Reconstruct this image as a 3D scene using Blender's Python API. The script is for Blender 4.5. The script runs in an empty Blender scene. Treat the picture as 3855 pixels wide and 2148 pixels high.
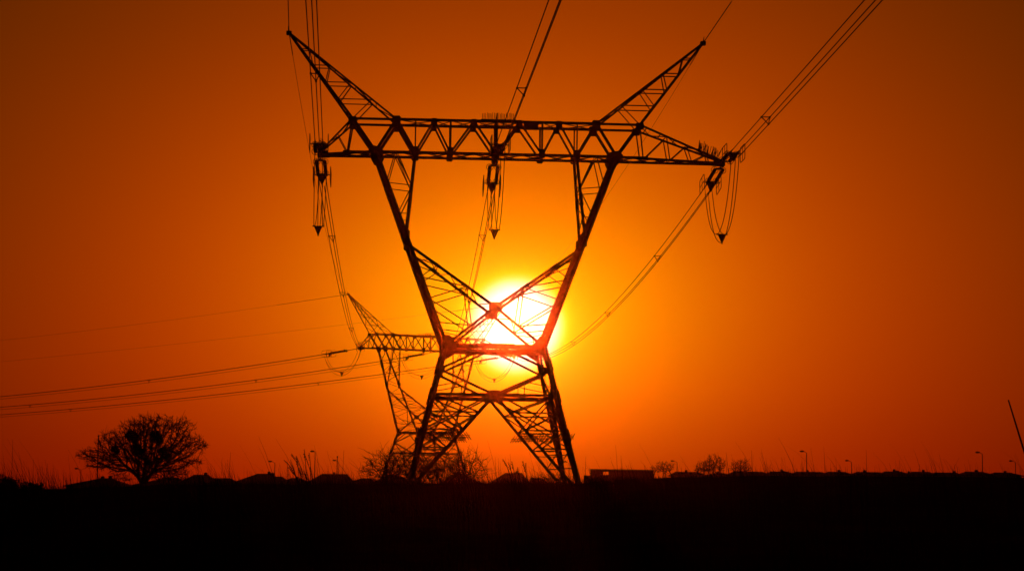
import bpy, math, random
import numpy as np
from mathutils import Vector, Matrix, kdtree

scene = bpy.context.scene
col = scene.collection
R_ = math.radians
# ------------------------------------------------------------------ camera
F, W, H = 7543.66, 3855.0, 2148.0            # focal length and photo size in photo pixels
PIT, ROL = R_(5.5792), R_(0.77999)
EZ = 1.6                                     # eye height above the ground by the camera
cp, sp, cr, sr = math.cos(PIT), math.sin(PIT), math.cos(ROL), math.sin(ROL)
EYE = Vector((0, 0, EZ))
fw, up, rt = Vector((0, cp, sp)), Vector((0, -sp, cp)), Vector((1, 0, 0))
rc, uc = rt * cr + up * sr, up * cr - rt * sr
cam_d = bpy.data.cameras.new('camera'); cam = bpy.data.objects.new('camera', cam_d); col.objects.link(cam)
cam_d.sensor_width = 36; cam_d.lens = F / W * 36; cam_d.clip_start = 0.1; cam_d.clip_end = 6000
m = Matrix((rc, uc, -fw)).transposed().to_4x4(); m.translation = EYE
cam.matrix_world = m
scene.camera = cam
scene.view_settings.view_transform = 'Standard'; scene.view_settings.look = 'None'
scene.view_settings.exposure = 0; scene.view_settings.gamma = 1
def at(x, y, d):
    """world point seen at photo pixel x, y and d metres forward"""
    X, Y = x - W / 2, y - H / 2
    px, py = X * cr + Y * sr, -X * sr + Y * cr
    r = Vector((px, F * cp + py * sp, F * sp - py * cp))
    return EYE + r * (d / r.y)

# ------------------------------------------------------------------ world and sun
SUN_AZ, SUN_EL = R_(0.123), R_(4.4375)
SD = Vector((math.sin(SUN_AZ) * math.cos(SUN_EL), math.cos(SUN_AZ) * math.cos(SUN_EL), math.sin(SUN_EL)))
world = bpy.data.worlds.new('World'); scene.world = world; world.use_nodes = True
nt = world.node_tree; nt.nodes.clear()
def N(t, **k):
    n = nt.nodes.new(t)
    for a, b in k.items(): setattr(n, a, b)
    return n
def L(a, b): nt.links.new(a, b)
def mth(op, a, b=None, c=None):
    n = N('ShaderNodeMath', operation=op)
    for i, v in enumerate((a, b, c)):
        if v is None: continue
        if isinstance(v, (int, float)): n.inputs[i].default_value = v
        else: L(v, n.inputs[i])
    return n.outputs[0]
tc = N('ShaderNodeTexCoord')
dot = N('ShaderNodeVectorMath', operation='DOT_PRODUCT'); L(tc.outputs['Generated'], dot.inputs[0]); dot.inputs[1].default_value = SD
th = mth('MULTIPLY', mth('ARCCOSINE', mth('MINIMUM', dot.outputs['Value'], 0.9999999)), 180 / math.pi)   # degrees from the sun
sx_ = N('ShaderNodeSeparateXYZ'); L(tc.outputs['Generated'], sx_.inputs[0])
el = mth('MULTIPLY', mth('ARCSINE', sx_.outputs['Z']), 180 / math.pi)                                     # degrees above the horizon
KV = 0.98                                      # sqrt(1.4^2 - 1): extra vertical stretch
def esum(terms, x):
    tot = None
    for amp, s, p in terms:                   # amp * exp(-(x/s)^p)
        e = mth('MULTIPLY', mth('EXPONENT', mth('MULTIPLY', mth('POWER', mth('DIVIDE', x, s), p), -1.0)), amp)
        tot = e if tot is None else mth('ADD', tot, e)
    return tot
# the dusty glow is wider along the horizon than across it
dv = mth('MULTIPLY', mth('SUBTRACT', el, math.degrees(SUN_EL)), KV)
th2 = mth('SQRT', mth('ADD', mth('MULTIPLY', th, th), mth('MULTIPLY', mth('MULTIPLY', dv, dv), 1.0)))
low = mth('SUBTRACT', 1.0, mth('EXPONENT', mth('DIVIDE', mth('MAXIMUM', el, 0.0), -4.5)))       # 0 at the horizon, 1 high up
dim = mth('SUBTRACT', 1.0, mth('MULTIPLY', mth('MULTIPLY_ADD', low, -0.66, 0.74), esum([(1.0, 9.5, 2.0)], th)))   # dust dims the glow just above the horizon below the sun
red = mth('ADD', mth('MULTIPLY', esum([(1.79, 7.0, 1.0)], th2), dim), esum([(0.6, 1.3, 4.0)], th))
grn = mth('ADD', mth('MULTIPLY', esum([(0.079, 12.0, 1.0), (0.98, 2.5, 1.0)], th2), mth('MULTIPLY_ADD', low, 0.84, 0.28)), esum([(1.1, 1.22, 4.0)], th))
blu = esum([(1.2, 1.22, 8.0)], th)
cmb = N('ShaderNodeCombineXYZ'); L(red, cmb.inputs[0]); L(grn, cmb.inputs[1]); L(blu, cmb.inputs[2])
sky = N('ShaderNodeTexSky', sky_type='NISHITA'); sky.sun_disc = False
sky.sun_elevation = SUN_EL; sky.sun_rotation = SUN_AZ; sky.dust_density = 5.0; sky.altitude = 0
tint = N('ShaderNodeVectorMath', operation='MULTIPLY'); L(sky.outputs[0], tint.inputs[0]); tint.inputs[1].default_value = (0.0012, 0.0002, 0.0)
add = N('ShaderNodeVectorMath', operation='ADD'); L(cmb.outputs[0], add.inputs[0]); L(tint.outputs[0], add.inputs[1])
bg = N('ShaderNodeBackground'); L(add.outputs[0], bg.inputs['Color']); bg.inputs['Strength'].default_value = 1.0
wo = N('ShaderNodeOutputWorld'); L(bg.outputs[0], wo.inputs['Surface'])
sun_d = bpy.data.lights.new('sun', 'SUN'); sun = bpy.data.objects.new('sun', sun_d); col.objects.link(sun)
sun_d.energy = 4.0; sun_d.angle = R_(0.53); sun_d.color = (1.0, 0.05, 0.002)
sun.rotation_euler = (-SD).to_track_quat('-Z', 'Y').to_euler(); sun.location = (0, 0, 60)

# ------------------------------------------------------------------ materials
def mat(name, c1, c2, scale, rough=0.85, metal=0.0, bump=0.0):
    m = bpy.data.materials.new(name); m.use_nodes = True
    t = m.node_tree; b = t.nodes['Principled BSDF']
    tcn = t.nodes.new('ShaderNodeTexCoord'); no = t.nodes.new('ShaderNodeTexNoise'); no.inputs['Scale'].default_value = scale; no.inputs['Detail'].default_value = 6
    rp = t.nodes.new('ShaderNodeValToRGB'); rp.color_ramp.elements[0].position = 0.35; rp.color_ramp.elements[1].position = 0.68
    rp.color_ramp.elements[0].color = (*c1, 1); rp.color_ramp.elements[1].color = (*c2, 1)
    t.links.new(tcn.outputs['Object'], no.inputs['Vector']); t.links.new(no.outputs['Fac'], rp.inputs['Fac']); t.links.new(rp.outputs['Color'], b.inputs['Base Color'])
    b.inputs['Roughness'].default_value = rough; b.inputs['Metallic'].default_value = metal
    b.inputs['Specular IOR Level'].default_value = 0.2 if metal or rough < 0.8 else 0.0
    if bump:
        bp = t.nodes.new('ShaderNodeBump'); bp.inputs['Strength'].default_value = bump
        t.links.new(no.outputs['Fac'], bp.inputs['Height']); t.links.new(bp.outputs['Normal'], b.inputs['Normal'])
    return m
STEEL = mat('weathered_galvanised_steel', (0.16, 0.15, 0.14), (0.27, 0.26, 0.25), 3.0, 0.75, 0.3)
ALU = mat('dull_aluminium_wire', (0.14, 0.14, 0.14), (0.22, 0.22, 0.22), 8.0, 0.8, 0.2)
PORC = mat('dark_glazed_insulator', (0.05, 0.025, 0.015), (0.09, 0.045, 0.03), 12.0, 0.45)
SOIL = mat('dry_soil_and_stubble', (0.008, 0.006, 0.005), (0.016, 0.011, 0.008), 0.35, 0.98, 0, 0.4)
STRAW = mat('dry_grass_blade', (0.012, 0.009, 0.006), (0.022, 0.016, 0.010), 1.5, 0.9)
BARK = mat('thorn_tree_bark', (0.035, 0.025, 0.018), (0.075, 0.055, 0.04), 9.0, 0.95, 0, 0.4)
LEAF = mat('dull_shrub_leaf', (0.03, 0.04, 0.015), (0.06, 0.075, 0.03), 4.0, 0.9)
PLASTER = mat('painted_plaster', (0.17, 0.14, 0.10), (0.24, 0.20, 0.15), 2.0, 0.9)
TILE = mat('concrete_roof_tile', (0.10, 0.05, 0.035), (0.17, 0.09, 0.06), 5.0, 0.9, 0, 0.3)
BRICK = mat('raw_brickwork', (0.07, 0.035, 0.025), (0.13, 0.06, 0.04), 6.0, 0.95, 0, 0.3)
PAINT = mat('grey_lamp_paint', (0.12, 0.12, 0.125), (0.17, 0.17, 0.175), 5.0, 0.7)
WOOD = mat('creosoted_pole_wood', (0.03, 0.02, 0.014), (0.06, 0.042, 0.03), 7.0, 0.95, 0, 0.3)
YELLOW = mat('faded_warning_enamel', (0.30, 0.22, 0.03), (0.38, 0.29, 0.05), 4.0, 0.6)

# ------------------------------------------------------------------ helpers
def V(*a): return Vector(a)
class MB:
    def __init__(s): s.v, s.f = [], []
    def prism(s, p, q, prof, ref=None):
        p, q = Vector(p), Vector(q); d = (q - p)
        if d.length < 1e-6: return
        d.normalize()
        r = Vector(ref) if ref is not None else V(0, 0, 1)
        if abs(d.dot(r)) > 0.95: r = V(0, 1, 0) if abs(d.y) < 0.9 else V(1, 0, 0)
        a = d.cross(r).normalized(); b = a.cross(d)
        n, k = len(prof), len(s.v)
        for c in (p, q): s.v += [c + a * u + b * w for u, w in prof]
        s.f += [(k + i, k + (i + 1) % n, k + n + (i + 1) % n, k + n + i) for i in range(n)]
        s.f += [tuple(range(k + n - 1, k - 1, -1)), tuple(range(k + n, k + 2 * n))]
    def bar(s, p, q, w, h=None, ref=None):
        h = (h or w) / 2; w /= 2
        s.prism(p, q, ((-w, -h), (w, -h), (w, h), (-w, h)), ref)
    def ang(s, p, q, w, ref=None):            # rolled angle section, both legs w wide
        t = max(0.012, w * 0.14); h = w / 2
        s.prism(p, q, ((-h, -h), (h, -h), (h, -h + t), (-h + t, -h + t), (-h + t, h), (-h, h)), ref)
    def tube(s, pts, r, n=5, cap=True):
        pts = [Vector(p) for p in pts]; k = len(s.v); m_ = len(pts)
        for i, p in enumerate(pts):
            d = (pts[min(i + 1, m_ - 1)] - pts[max(i - 1, 0)]).normalized()
            ref = V(0, 0, 1) if abs(d.z) < 0.9 else V(0, 1, 0)
            a = d.cross(ref).normalized(); b = a.cross(d); rr = r[i] if isinstance(r, (list, tuple)) else r
            s.v += [p + (a * math.cos(6.28319 * j / n) + b * math.sin(6.28319 * j / n)) * rr for j in range(n)]
        for i in range(m_ - 1):
            for j in range(n):
                s.f.append((k + i * n + j, k + i * n + (j + 1) % n, k + (i + 1) * n + (j + 1) % n, k + (i + 1) * n + j))
        if cap: s.f += [tuple(range(k + n - 1, k - 1, -1)), tuple(range(k + (m_ - 1) * n, k + m_ * n))]
    def loop(s, pts, r, n=5):                 # closed ring
        pts = [Vector(p) for p in pts]; k = len(s.v); m_ = len(pts)
        nn = (pts[1] - pts[0]).cross(pts[m_ // 2] - pts[0]).normalized()
        for i, p in enumerate(pts):
            d = (pts[(i + 1) % m_] - pts[i - 1]).normalized(); b = d.cross(nn)
            s.v += [p + (nn * math.cos(6.28319 * j / n) + b * math.sin(6.28319 * j / n)) * r for j in range(n)]
        for i in range(m_):
            i2 = (i + 1) % m_
            for j in range(n): s.f.append((k + i * n + j, k + i * n + (j + 1) % n, k + i2 * n + (j + 1) % n, k + i2 * n + j))
    def plate(s, pts, nrm, t):                # flat polygon with thickness t along nrm
        nrm = Vector(nrm).normalized() * t / 2; n, k = len(pts), len(s.v)
        s.v += [Vector(p) - nrm for p in pts] + [Vector(p) + nrm for p in pts]
        s.f += [tuple(range(k + n - 1, k - 1, -1)), tuple(range(k + n, k + 2 * n))]
        s.f += [(k + i, k + (i + 1) % n, k + n + (i + 1) % n, k + n + i) for i in range(n)]
    def box(s, lo, hi):
        x0, y0, z0 = lo; x1, y1, z1 = hi
        s.plate([(x0, y0, (z0 + z1) / 2), (x1, y0, (z0 + z1) / 2), (x1, y1, (z0 + z1) / 2), (x0, y1, (z0 + z1) / 2)], (0, 0, 1), z1 - z0)
    def ball(s, c, r, nu=10, nv=6, sc=(1, 1, 1)):
        c = Vector(c); k = len(s.v)
        s.v.append(c + V(0, 0, r * sc[2]))
        for i in range(1, nv):
            a = math.pi * i / nv
            for j in range(nu):
                b = 6.28319 * j / nu; s.v.append(c + V(r * math.sin(a) * math.cos(b) * sc[0], r * math.sin(a) * math.sin(b) * sc[1], r * math.cos(a) * sc[2]))
        s.v.append(c - V(0, 0, r * sc[2])); e = len(s.v) - 1
        for j in range(nu):
            j2 = (j + 1) % nu
            s.f.append((k, k + 1 + j, k + 1 + j2))
            for i in range(nv - 2): s.f.append((k + 1 + i * nu + j, k + 1 + (i + 1) * nu + j, k + 1 + (i + 1) * nu + j2, k + 1 + i * nu + j2))
            s.f.append((e, k + 1 + (nv - 2) * nu + j2, k + 1 + (nv - 2) * nu + j))
    def build(s, name, mt, parent=None, loc=None):
        me = bpy.data.meshes.new(name); me.from_pydata([tuple(v) for v in s.v], [], s.f); me.update()
        me.materials.append(mt)
        o = bpy.data.objects.new(name, me); col.objects.link(o)
        if parent is not None: o.parent = parent
        if loc is not None: o.location = loc
        return o
def tag(o, label=None, cat=None, group=None, kind=None):
    for k, v in (('label', label), ('category', cat), ('group', group), ('kind', kind)):
        if v: o[k] = v
    return o
def thing(name, loc, label, cat, group=None, rz=0.0):
    o = bpy.data.objects.new(name, None); col.objects.link(o); o.empty_display_size = 0.3
    o.location = loc; o.rotation_euler = (0, 0, rz)
    return tag(o, label, cat, group)
def copy_tree(o, parent=None):
    c = o.copy(); col.objects.link(c); c.parent = parent
    for ch in list(o.children): copy_tree(ch, c)
    return c
def lerp(a, b, t): return Vector(a) * (1 - t) + Vector(b) * t
def interp(x, kn): return float(np.interp(x, [k[0] for k in kn], [k[1] for k in kn]))

# ------------------------------------------------------------------ terrain: a low grassy rise that falls away behind the pylon
CREST = [(-900, 1852), (0, 1854), (183, 1854), (465, 1838), (875, 1827), (1150, 1828), (1500, 1825), (2200, 1825), (2340, 1808), (2500, 1802), (2700, 1798), (3855, 1800), (4800, 1800)]
def sst(t): t = min(1, max(0, t)); return t * t * (3 - 2 * t)
def ground(x, y):
    px = W / 2 + x / max(y, 25.0) * F; px = min(max(px, -900), 4800)
    hz = 1810.9 + math.tan(ROL) * (px - W / 2)
    zc = (hz - interp(px, CREST)) * 112.0 / F
    z = -1.6 + (zc + 1.6) * sst(max(y, 0) / 105.0)
    drop = 2.3 if px < 2300 else 2.3 - 1.1 * sst((px - 2300) / 400)
    z -= drop * sst((y - 130) / 110.0) + max(0, y - 240) * 0.009
    b = 0.05 * math.sin(x * 0.9 + y * 0.35) + 0.06 * math.sin(x * 0.31 - y * 0.23 + 1.3)
    return EZ + z + b * min(1, y / 30.0 if y > 0 else 0)
g = MB(); ys = list(np.concatenate([np.linspace(-30, 160, 96), np.linspace(165, 420, 40), np.linspace(450, 900, 14)])); us = np.linspace(-0.62, 0.62, 125)
for y in ys:
    for u in us: g.v.append(V(u * (y + 60), y, ground(u * (y + 60), y)))
n = len(us)
g.f = [(i * n + j, i * n + j + 1, (i + 1) * n + j + 1, (i + 1) * n + j) for i in range(len(ys) - 1) for j in range(n - 1)]
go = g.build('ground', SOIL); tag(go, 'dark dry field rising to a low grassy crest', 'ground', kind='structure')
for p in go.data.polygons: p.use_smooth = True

# ------------------------------------------------------------------ lattice pylon (local axes: x along the crossarm, y along the line, z up from the feet)
DZ = 0.7
def P3(x, y, z): return V(x, y, z + DZ)
ZA, ZC, YA, YC, XA, XB, XC, XD = 21.533, 19.556, 1.04, 1.0, 8.655, 6.023, 7.25, 4.865
ZW, HW, SL, ZH = 7.871, 2.89, 0.2432, 5.0
def hw(z): return HW + (ZW - z) * SL
def vleg(z): return HW + (z - ZW) * (XC - HW) / (ZC - ZW), HW - (z - ZW) * (HW - YC) / (ZC - ZW)
TIPL, TIPR, ZT = -10.62, 13.86, 19.42
def make_tower():
    root = thing('transmission_tower', (0, 0, 0), 'huge black lattice pylon standing in front of the setting sun', 'pylon', 'lattice pylons')
    def gus(par_, c, w, h, nrm=(0, 1, 0), cut=0.28):   # one bevelled gusset plate in a lateral plane
        m = MB()
        c = Vector(c); a = V(1, 0, 0) if abs(nrm[1]) > 0.5 else V(0, 1, 0); z = V(0, 0, 1); w /= 2; h /= 2; k = cut * min(w, h)
        m.plate([c + a * x + z * y for x, y in ((-w + k, -h), (w - k, -h), (w, -h + k), (w, h - k), (w - k, h), (-w + k, h), (-w, h - k), (-w, -h + k))], nrm, 0.05)
        m.build('gusset_plate', STEEL, par_)
    def gpl(par_, pts, nrm): m = MB(); m.plate(pts, nrm, .05); m.build('gusset_plate', STEEL, par_)
    # --- legs
    for sx in (-1, 1):
        for sy in (-1, 1):
            m = MB(); zb = -DZ - 0.25
            m.ang(P3(sx * hw(zb), sy * hw(zb), zb), P3(sx * HW, sy * HW, ZW), 0.25, ref=(sx, -sy, 0))
            for k, z in enumerate((6.45, 4.6, 2.3)):    # splice cover plates
                m.bar(P3(sx * (hw(z) + .02), sy * (hw(z) + .02), z), P3(sx * (hw(z + .7) + .02), sy * (hw(z + .7) + .02), z + .7), 0.3, 0.3)
            b = m
            for i in range(26):                        # climbing bolts
                z = 2.9 + i * 0.19; b.tube([P3(sx * hw(z), sy * hw(z), z), P3(sx * (hw(z) + 0.26), sy * hw(z), z)], 0.012, 4)
            leg = m.build('leg', STEEL, root)
            f = MB(); f.tube([P3(sx * hw(-DZ), sy * hw(-DZ), -DZ - 0.5), P3(sx * hw(-DZ), sy * hw(-DZ), -DZ + 0.12)], [0.5, 0.36], 12)
            f.build('footing', PLASTER, leg)
    # --- body bracing, one panel for each of the four faces
    zf = -DZ
    for face in range(4):
        m = MB()
        def fp(a, z, face=face):
            h = hw(z); return P3(a, -h, z) if face == 0 else P3(a, h, z) if face == 1 else P3(-h, a, z) if face == 2 else P3(h, a, z)
        nrm = (0, 1, 0) if face < 2 else (1, 0, 0)
        zm = 6.47; hc = fp(0, ZH)
        for s in (-1, 1):
            M = fp(s * hw(zm), zm); wc = fp(0.25 * s, ZW)
            m.ang(wc, M, 0.13, ref=nrm); m.ang(M, hc, 0.14, ref=nrm)
            qa = lerp(M, hc, 0.46)
            m.ang(qa, V(qa.x, qa.y, ZH + DZ), 0.05); m.ang(qa, fp(s * hw(5.45), 5.45), 0.055)
            ft = fp(s * hw(zf), zf)
            m.ang(hc, ft, 0.17, ref=nrm)
            ts = (0.18, 0.36, 0.545, 0.74, 0.9); S = [lerp(hc, ft, t) for t in ts]
            Lp = [fp(s * hw(ZH), ZH)] + [fp(s * hw(q.z - DZ), q.z - DZ) for q in S]
            for i, q in enumerate(S):
                m.ang(q, Lp[i + 1], 0.085 if i < 3 else 0.06, ref=nrm)
                m.ang(Lp[i], q, 0.09 if i < 3 else 0.06, ref=nrm)
            m.ang(lerp(hc, Lp[0], 0.06), Lp[2], 0.10, ref=nrm)
            m.ang(S[0], Lp[3], 0.07, ref=nrm); m.ang(Lp[0], S[1], 0.085, ref=nrm)
            m.ang(lerp(S[2], Lp[3], .1) + V(0, 0, -.35), Lp[3] + V(0, 0, -.35), 0.05, ref=nrm)
        pn = m.build('brace_panel', STEEL, root)
        gus(pn, hc + V(0, 0, 0.02), 0.72, 0.5, nrm, 0.4)
        for s in (-1, 1): gus(pn, fp(s * (hw(zm) - 0.12), zm), 0.42, 0.42, nrm)
    # --- belts at the waist and at the foot of the body
    for z, w in ((ZW, 0.26), (ZH, 0.17)):
        m = MB(); h = hw(z)
        for a, b in (((-h, -h), (h, -h)), ((h, -h), (h, h)), ((h, h), (-h, h)), ((-h, h), (-h, -h))):
            m.ang(P3(*a, z), P3(*b, z), w)
            m.bar(lerp(P3(*a, z), P3(*b, z), .3), lerp(P3(*a, z), P3(*b, z), .7), w * 1.05, w * 1.15)
        for a, b in (((0, -h), (h, 0)), ((h, 0), (0, h)), ((0, h), (-h, 0)), ((-h, 0), (0, -h))): m.ang(P3(*a, z - .05), P3(*b, z - .05), 0.08)
        for s in (-1, 1):
            for k in range(4): m.ang(P3(s * h, (-.75 + .5 * k) * h, z - .09), P3(s * h * .55, (-.5 + .33 * k) * h, z - .09), 0.06)
            m.ang(P3(-h, s * h * .4, z - .1), P3(h, s * h * .4, z - .1), 0.06)
        bt = m.build('waist_belt' if z == ZW else 'body_belt', STEEL, root)
        if z == ZW:
            for sx in (-1, 1):
                for sy in (-1, 1):
                    gpl(bt, [P3(sx * (h + .16), sy * (h + .03), z + .62), P3(sx * (h - .25), sy * (h + .03), z + .62), P3(sx * (h - .62), sy * (h + .03), z + .14), P3(sx * (h - .66), sy * (h + .03), z - .16), P3(sx * (h - .30), sy * (h + .03), z - .38), P3(sx * (h + .1), sy * (h + .03), z - .6)], (0, 1, 0))
    # --- the two leaning columns of the window, with their V struts
    ZE, ZTI = 14.45, 13.85
    YK, ZK = 2.78, 10.19
    for sx in (-1, 1):
        m = MB()
        lz = lambda z, sy: P3(sx * vleg(z)[0], sy * vleg(z)[1], z)
        for sy in (-1, 1):
            m.ang(lz(ZW, sy), lz(ZC, sy), 0.25, ref=(sx, -sy, 0))
            for z, ln in ((9.1, .6), (12.2, .7), (14.3, .7), (17.0, .7)): m.bar(lz(z, sy), lz(z + ln, sy), 0.28, 0.28)
            E = lz(ZE, sy); D_ = P3(sx * XD, sy * YC, ZC)
            m.ang(D_, E, 0.18, ref=(sx, 0, 0)); m.bar(lerp(D_, E, .45), lerp(D_, E, .6), 0.2, 0.2)
            cz = lambda t: lerp(D_, E, t); lt = lambda t: lz(ZC + (ZE - ZC) * t, sy)
            mid = P3(sx * 6.06, sy * YC, ZC)
            m.ang(mid, lt(.37), .06); m.ang(mid, cz(.40), .06); m.ang(mid + V(-sx * .12, 0, 0), cz(.40), .05)
            m.ang(lt(.37), cz(.40), .05); m.ang(cz(.42), lt(.74), .06); m.ang(lt(.74), cz(.74), .045)
        zs = np.linspace(ZW + .5, ZC - .6, 14)
        for i in range(13):
            m.ang(lz(zs[i], (-1) ** i), lz(zs[i + 1], -(-1) ** i), 0.06)
        for i in range(7):
            a = lerp(P3(sx * XD, (-1) ** i * YC, ZC), lz(ZE, (-1) ** i), i / 7); b = lerp(P3(sx * XD, -(-1) ** i * YC, ZC), lz(ZE, -(-1) ** i), (i + 1) / 7)
            m.ang(a, b, .05)
        cobj = m.build('window_column', STEEL, root)
        for sy in (-1, 1):
            gus(cobj, lz(ZE - .1, sy) + V(-sx * .03, sy * .03, 0), 0.36, 0.8)
        # struts from the elbow to the centre gusset and on to the waist on the far side
        m = MB()
        for sy in (-1, 1):
            T = lz(ZTI, sy); K = P3(0, sy * YK, ZK); Wp = P3(sx * HW, sy * HW, ZW)
            m.ang(T, K, 0.16, ref=(0, 1, 0)); m.ang(K, Wp, 0.15, ref=(0, 1, 0))
            n1, n2, n3 = lerp(T, K, .33), lerp(T, K, .67), lerp(K, Wp, .48)
            M0, M1, M2, M3 = (lz(z, sy) for z in (13.15, 11.95, 10.66, 9.25))
            m.bar(lerp(T, K, .28), lerp(T, K, .36), 0.2, 0.2); m.bar(lerp(T, K, .62), lerp(T, K, .7), 0.2, 0.2)
            for a, b, w in ((n1, M0, .055), (n1, M1, .06), (M1, n2, .07), (n2, M2, .065), (n2, n3, .065), (M2, n3, .075), (M3, n3, .065)): m.ang(a, b, w)
            m.ang(lz(8.7, sy), lerp(K, Wp, .75), .05)
        tt = np.linspace(0.12, .95, 8)
        for i in range(7):
            y0, y1 = (-1) ** i, -(-1) ** i
            m.ang(lerp(lz(ZTI, y0), P3(0, y0 * YK, ZK), tt[i]), lerp(lz(ZTI, y1), P3(0, y1 * YK, ZK), tt[i + 1]), .055)
        for t in (.33, .67): m.ang(lerp(lz(ZTI, -1), P3(0, -YK, ZK), t), lerp(lz(ZTI, 1), P3(0, YK, ZK), t), .06)
        for i in range(4):
            y0, y1 = (-1) ** i, -(-1) ** i
            m.ang(lerp(P3(0, y0 * YK, ZK), P3(sx * HW, y0 * HW, ZW), .1 + .22 * i), lerp(P3(0, y1 * YK, ZK), P3(sx * HW, y1 * HW, ZW), .32 + .22 * i), .055)
        m.build('cross_strut', STEEL, root)
    for sy in (-1, 1): gus(root, P3(0, sy * (YK + .03), ZK), 0.74, 0.56, cut=.45)
    # --- crossarm beam
    m = MB(); G_ = []
    def topc(x): return [P3(x, s * YA, ZA) for s in (-1, 1)]
    XT = (XA, XB, 3.76, 1.365); XBm = (XC, XD, 2.76, 0.0)
    for sy in (-1, 1):
        m.ang(P3(-XA, sy * YA, ZA), P3(XA, sy * YA, ZA), 0.15, ref=(0, 0, 1))
        m.bar(P3(-XB, sy * YA, ZA), P3(XB, sy * YA, ZA), 0.10, 0.16)
        m.ang(P3(-9.2, sy * YC * .82, ZC), P3(9.2, sy * YC * .93, ZC), 0.15, ref=(0, 0, 1))
        m.bar(P3(-XC, sy * YC, ZC), P3(XC, sy * YC, ZC), 0.10, 0.15)
        for s in (-1, 1):
            t = lambda x: P3(s * x, sy * YA, ZA); b = lambda x: P3(s * x, sy * YC, ZC)
            for p, q, w in ((t(XA), b(XC), .2), (b(XC), t(XB), .18), (t(XB), b(XD), .18), (b(XD), t(3.76), .12), (t(3.76), b(2.76), .11), (b(2.76), t(1.365), .12), (t(1.365), b(0), .12)):
                m.ang(p, q, w, ref=(0, 1, 0))
            m.ang(t(XD), b(XD), .08); m.ang(t(2.76), b(2.76), .11)
            for x in (XA, XB, 3.76, 1.365): G_.append((P3(s * x, sy * (YA + .03), ZA - .1), .5 if x > 5 else .38, .62 if x == XB else .42))
            for x in (XD, 2.76): G_.append((P3(s * x, sy * (YC + .03), ZC + .08), .44 if x > 4 else .38, .55))
            G_.append([P3(s * (XC + .42), sy * (YC + .03), ZC + .1), P3(s * (XC + .12), sy * (YC + .03), ZC + .36), P3(s * (XC - .42), sy * (YC + .03), ZC + .25), P3(s * (XC - .5), sy * (YC + .03), ZC - .14), P3(s * (XC - .3), sy * (YC + .03), ZC - .62), P3(s * (XC + .1), sy * (YC + .03), ZC - .5)])
        m.bar(P3(0, sy * YC, ZC - .1), P3(0, sy * YA, ZA + .1), .16, .16); m.tube([P3(0, sy * YA, ZA + .1), P3(.05, sy * YA, ZA + .52)], [.06, .02], 6)
        G_.append((P3(0, sy * (YC + .03), ZC + .1), .42, .75))
    nodes = sorted([-x for x in (XB, 3.76, 2.76, 1.365)] + [0] + [XB, 3.76, 2.76, 1.365])
    for i in range(len(nodes) - 1):
        m.ang(P3(nodes[i], -YA, ZA), P3(nodes[i + 1], YA, ZA), .06); m.ang(P3(nodes[i], YA, ZA - .05), P3(nodes[i + 1], -YA, ZA - .05), .06)
    for x in (-XA, -XB, -3.76, -1.365, 1.365, 3.76, XB, XA): m.ang(P3(x, -YA, ZA - .03), P3(x, YA, ZA - .03), .09)
    nb = np.linspace(-XC, XC, 11)
    for i in range(10):
        m.ang(P3(nb[i], -YC, ZC), P3(nb[i + 1], YC, ZC), .085); m.ang(P3(nb[i], YC, ZC - .05), P3(nb[i + 1], -YC, ZC - .05), .085)
    beam = m.build('crossarm', STEEL, root)
    for q in G_: gus(beam, *q) if isinstance(q, tuple) else gpl(beam, q, (0, 1, 0))
    wp = MB(); wp.box((1.62, -YA - .16, ZA + DZ - .5), (2.5, -YA - .12, ZA + DZ - .1)); wp.build('warning_plate', YELLOW, beam)
    # --- crossarm tips: a short one on one side, a long one on the other
    for s, tip, fr in ((-1, -TIPL, (.45,)), (1, TIPR, (.32, .56, .8))):
        m = MB()
        top = [lambda t, sy=sy: lerp(P3(s * XA, sy * YA, ZA), P3(s * tip, sy * .22, ZT + .12), t) for sy in (-1, 1)]
        botx = lambda x, sy: lerp(P3(s * XC, sy * YC, ZC), P3(s * tip, sy * .26, ZT), (x - XC) / (tip - XC))
        for i, sy in enumerate((-1, 1)):
            m.ang(top[i](0), top[i](1), .11, ref=(0, 1, 0)); m.ang(P3(s * XC, sy * YC, ZC), P3(s * tip, sy * .26, ZT), .15)
            if s < 0:
                m.ang(top[i](0), botx(8.95, sy), .09); m.ang(top[i](.45), botx(8.9, sy), .055)
            else:
                m.ang(top[i](0), botx(8.9, sy), .075)
                xs = (8.95, 10.55, 11.9, 12.95)
                for k, t in enumerate(fr): m.ang(botx(xs[k], sy), top[i](t), .06); m.ang(top[i](t), botx(xs[k + 1], sy), .06)
        n_ = 3 if s < 0 else 6
        for k in range(n_):
            a, b = top[k % 2](k / n_), top[(k + 1) % 2]((k + 1) / n_); m.ang(a, b, .06); m.ang(top[0]((k + .5) / n_), top[1]((k + .5) / n_), .05)
            x0, x1 = XC + (tip - XC) * k / n_, XC + (tip - XC) * (k + 1) / n_
            m.ang(botx(x0, -1), botx(x1, 1), .09); m.ang(botx(x0, 1), botx(x1, -1), .09)
        m.plate([P3(s * (tip + .12), 0, ZT + .2), P3(s * (tip - .5), 0, ZT + .25), P3(s * (tip - .6), 0, ZT - .1), P3(s * (tip + .12), 0, ZT - .14)], (0, 1, 0), .6)
        m.build('crossarm_tip', STEEL, root)
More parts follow.
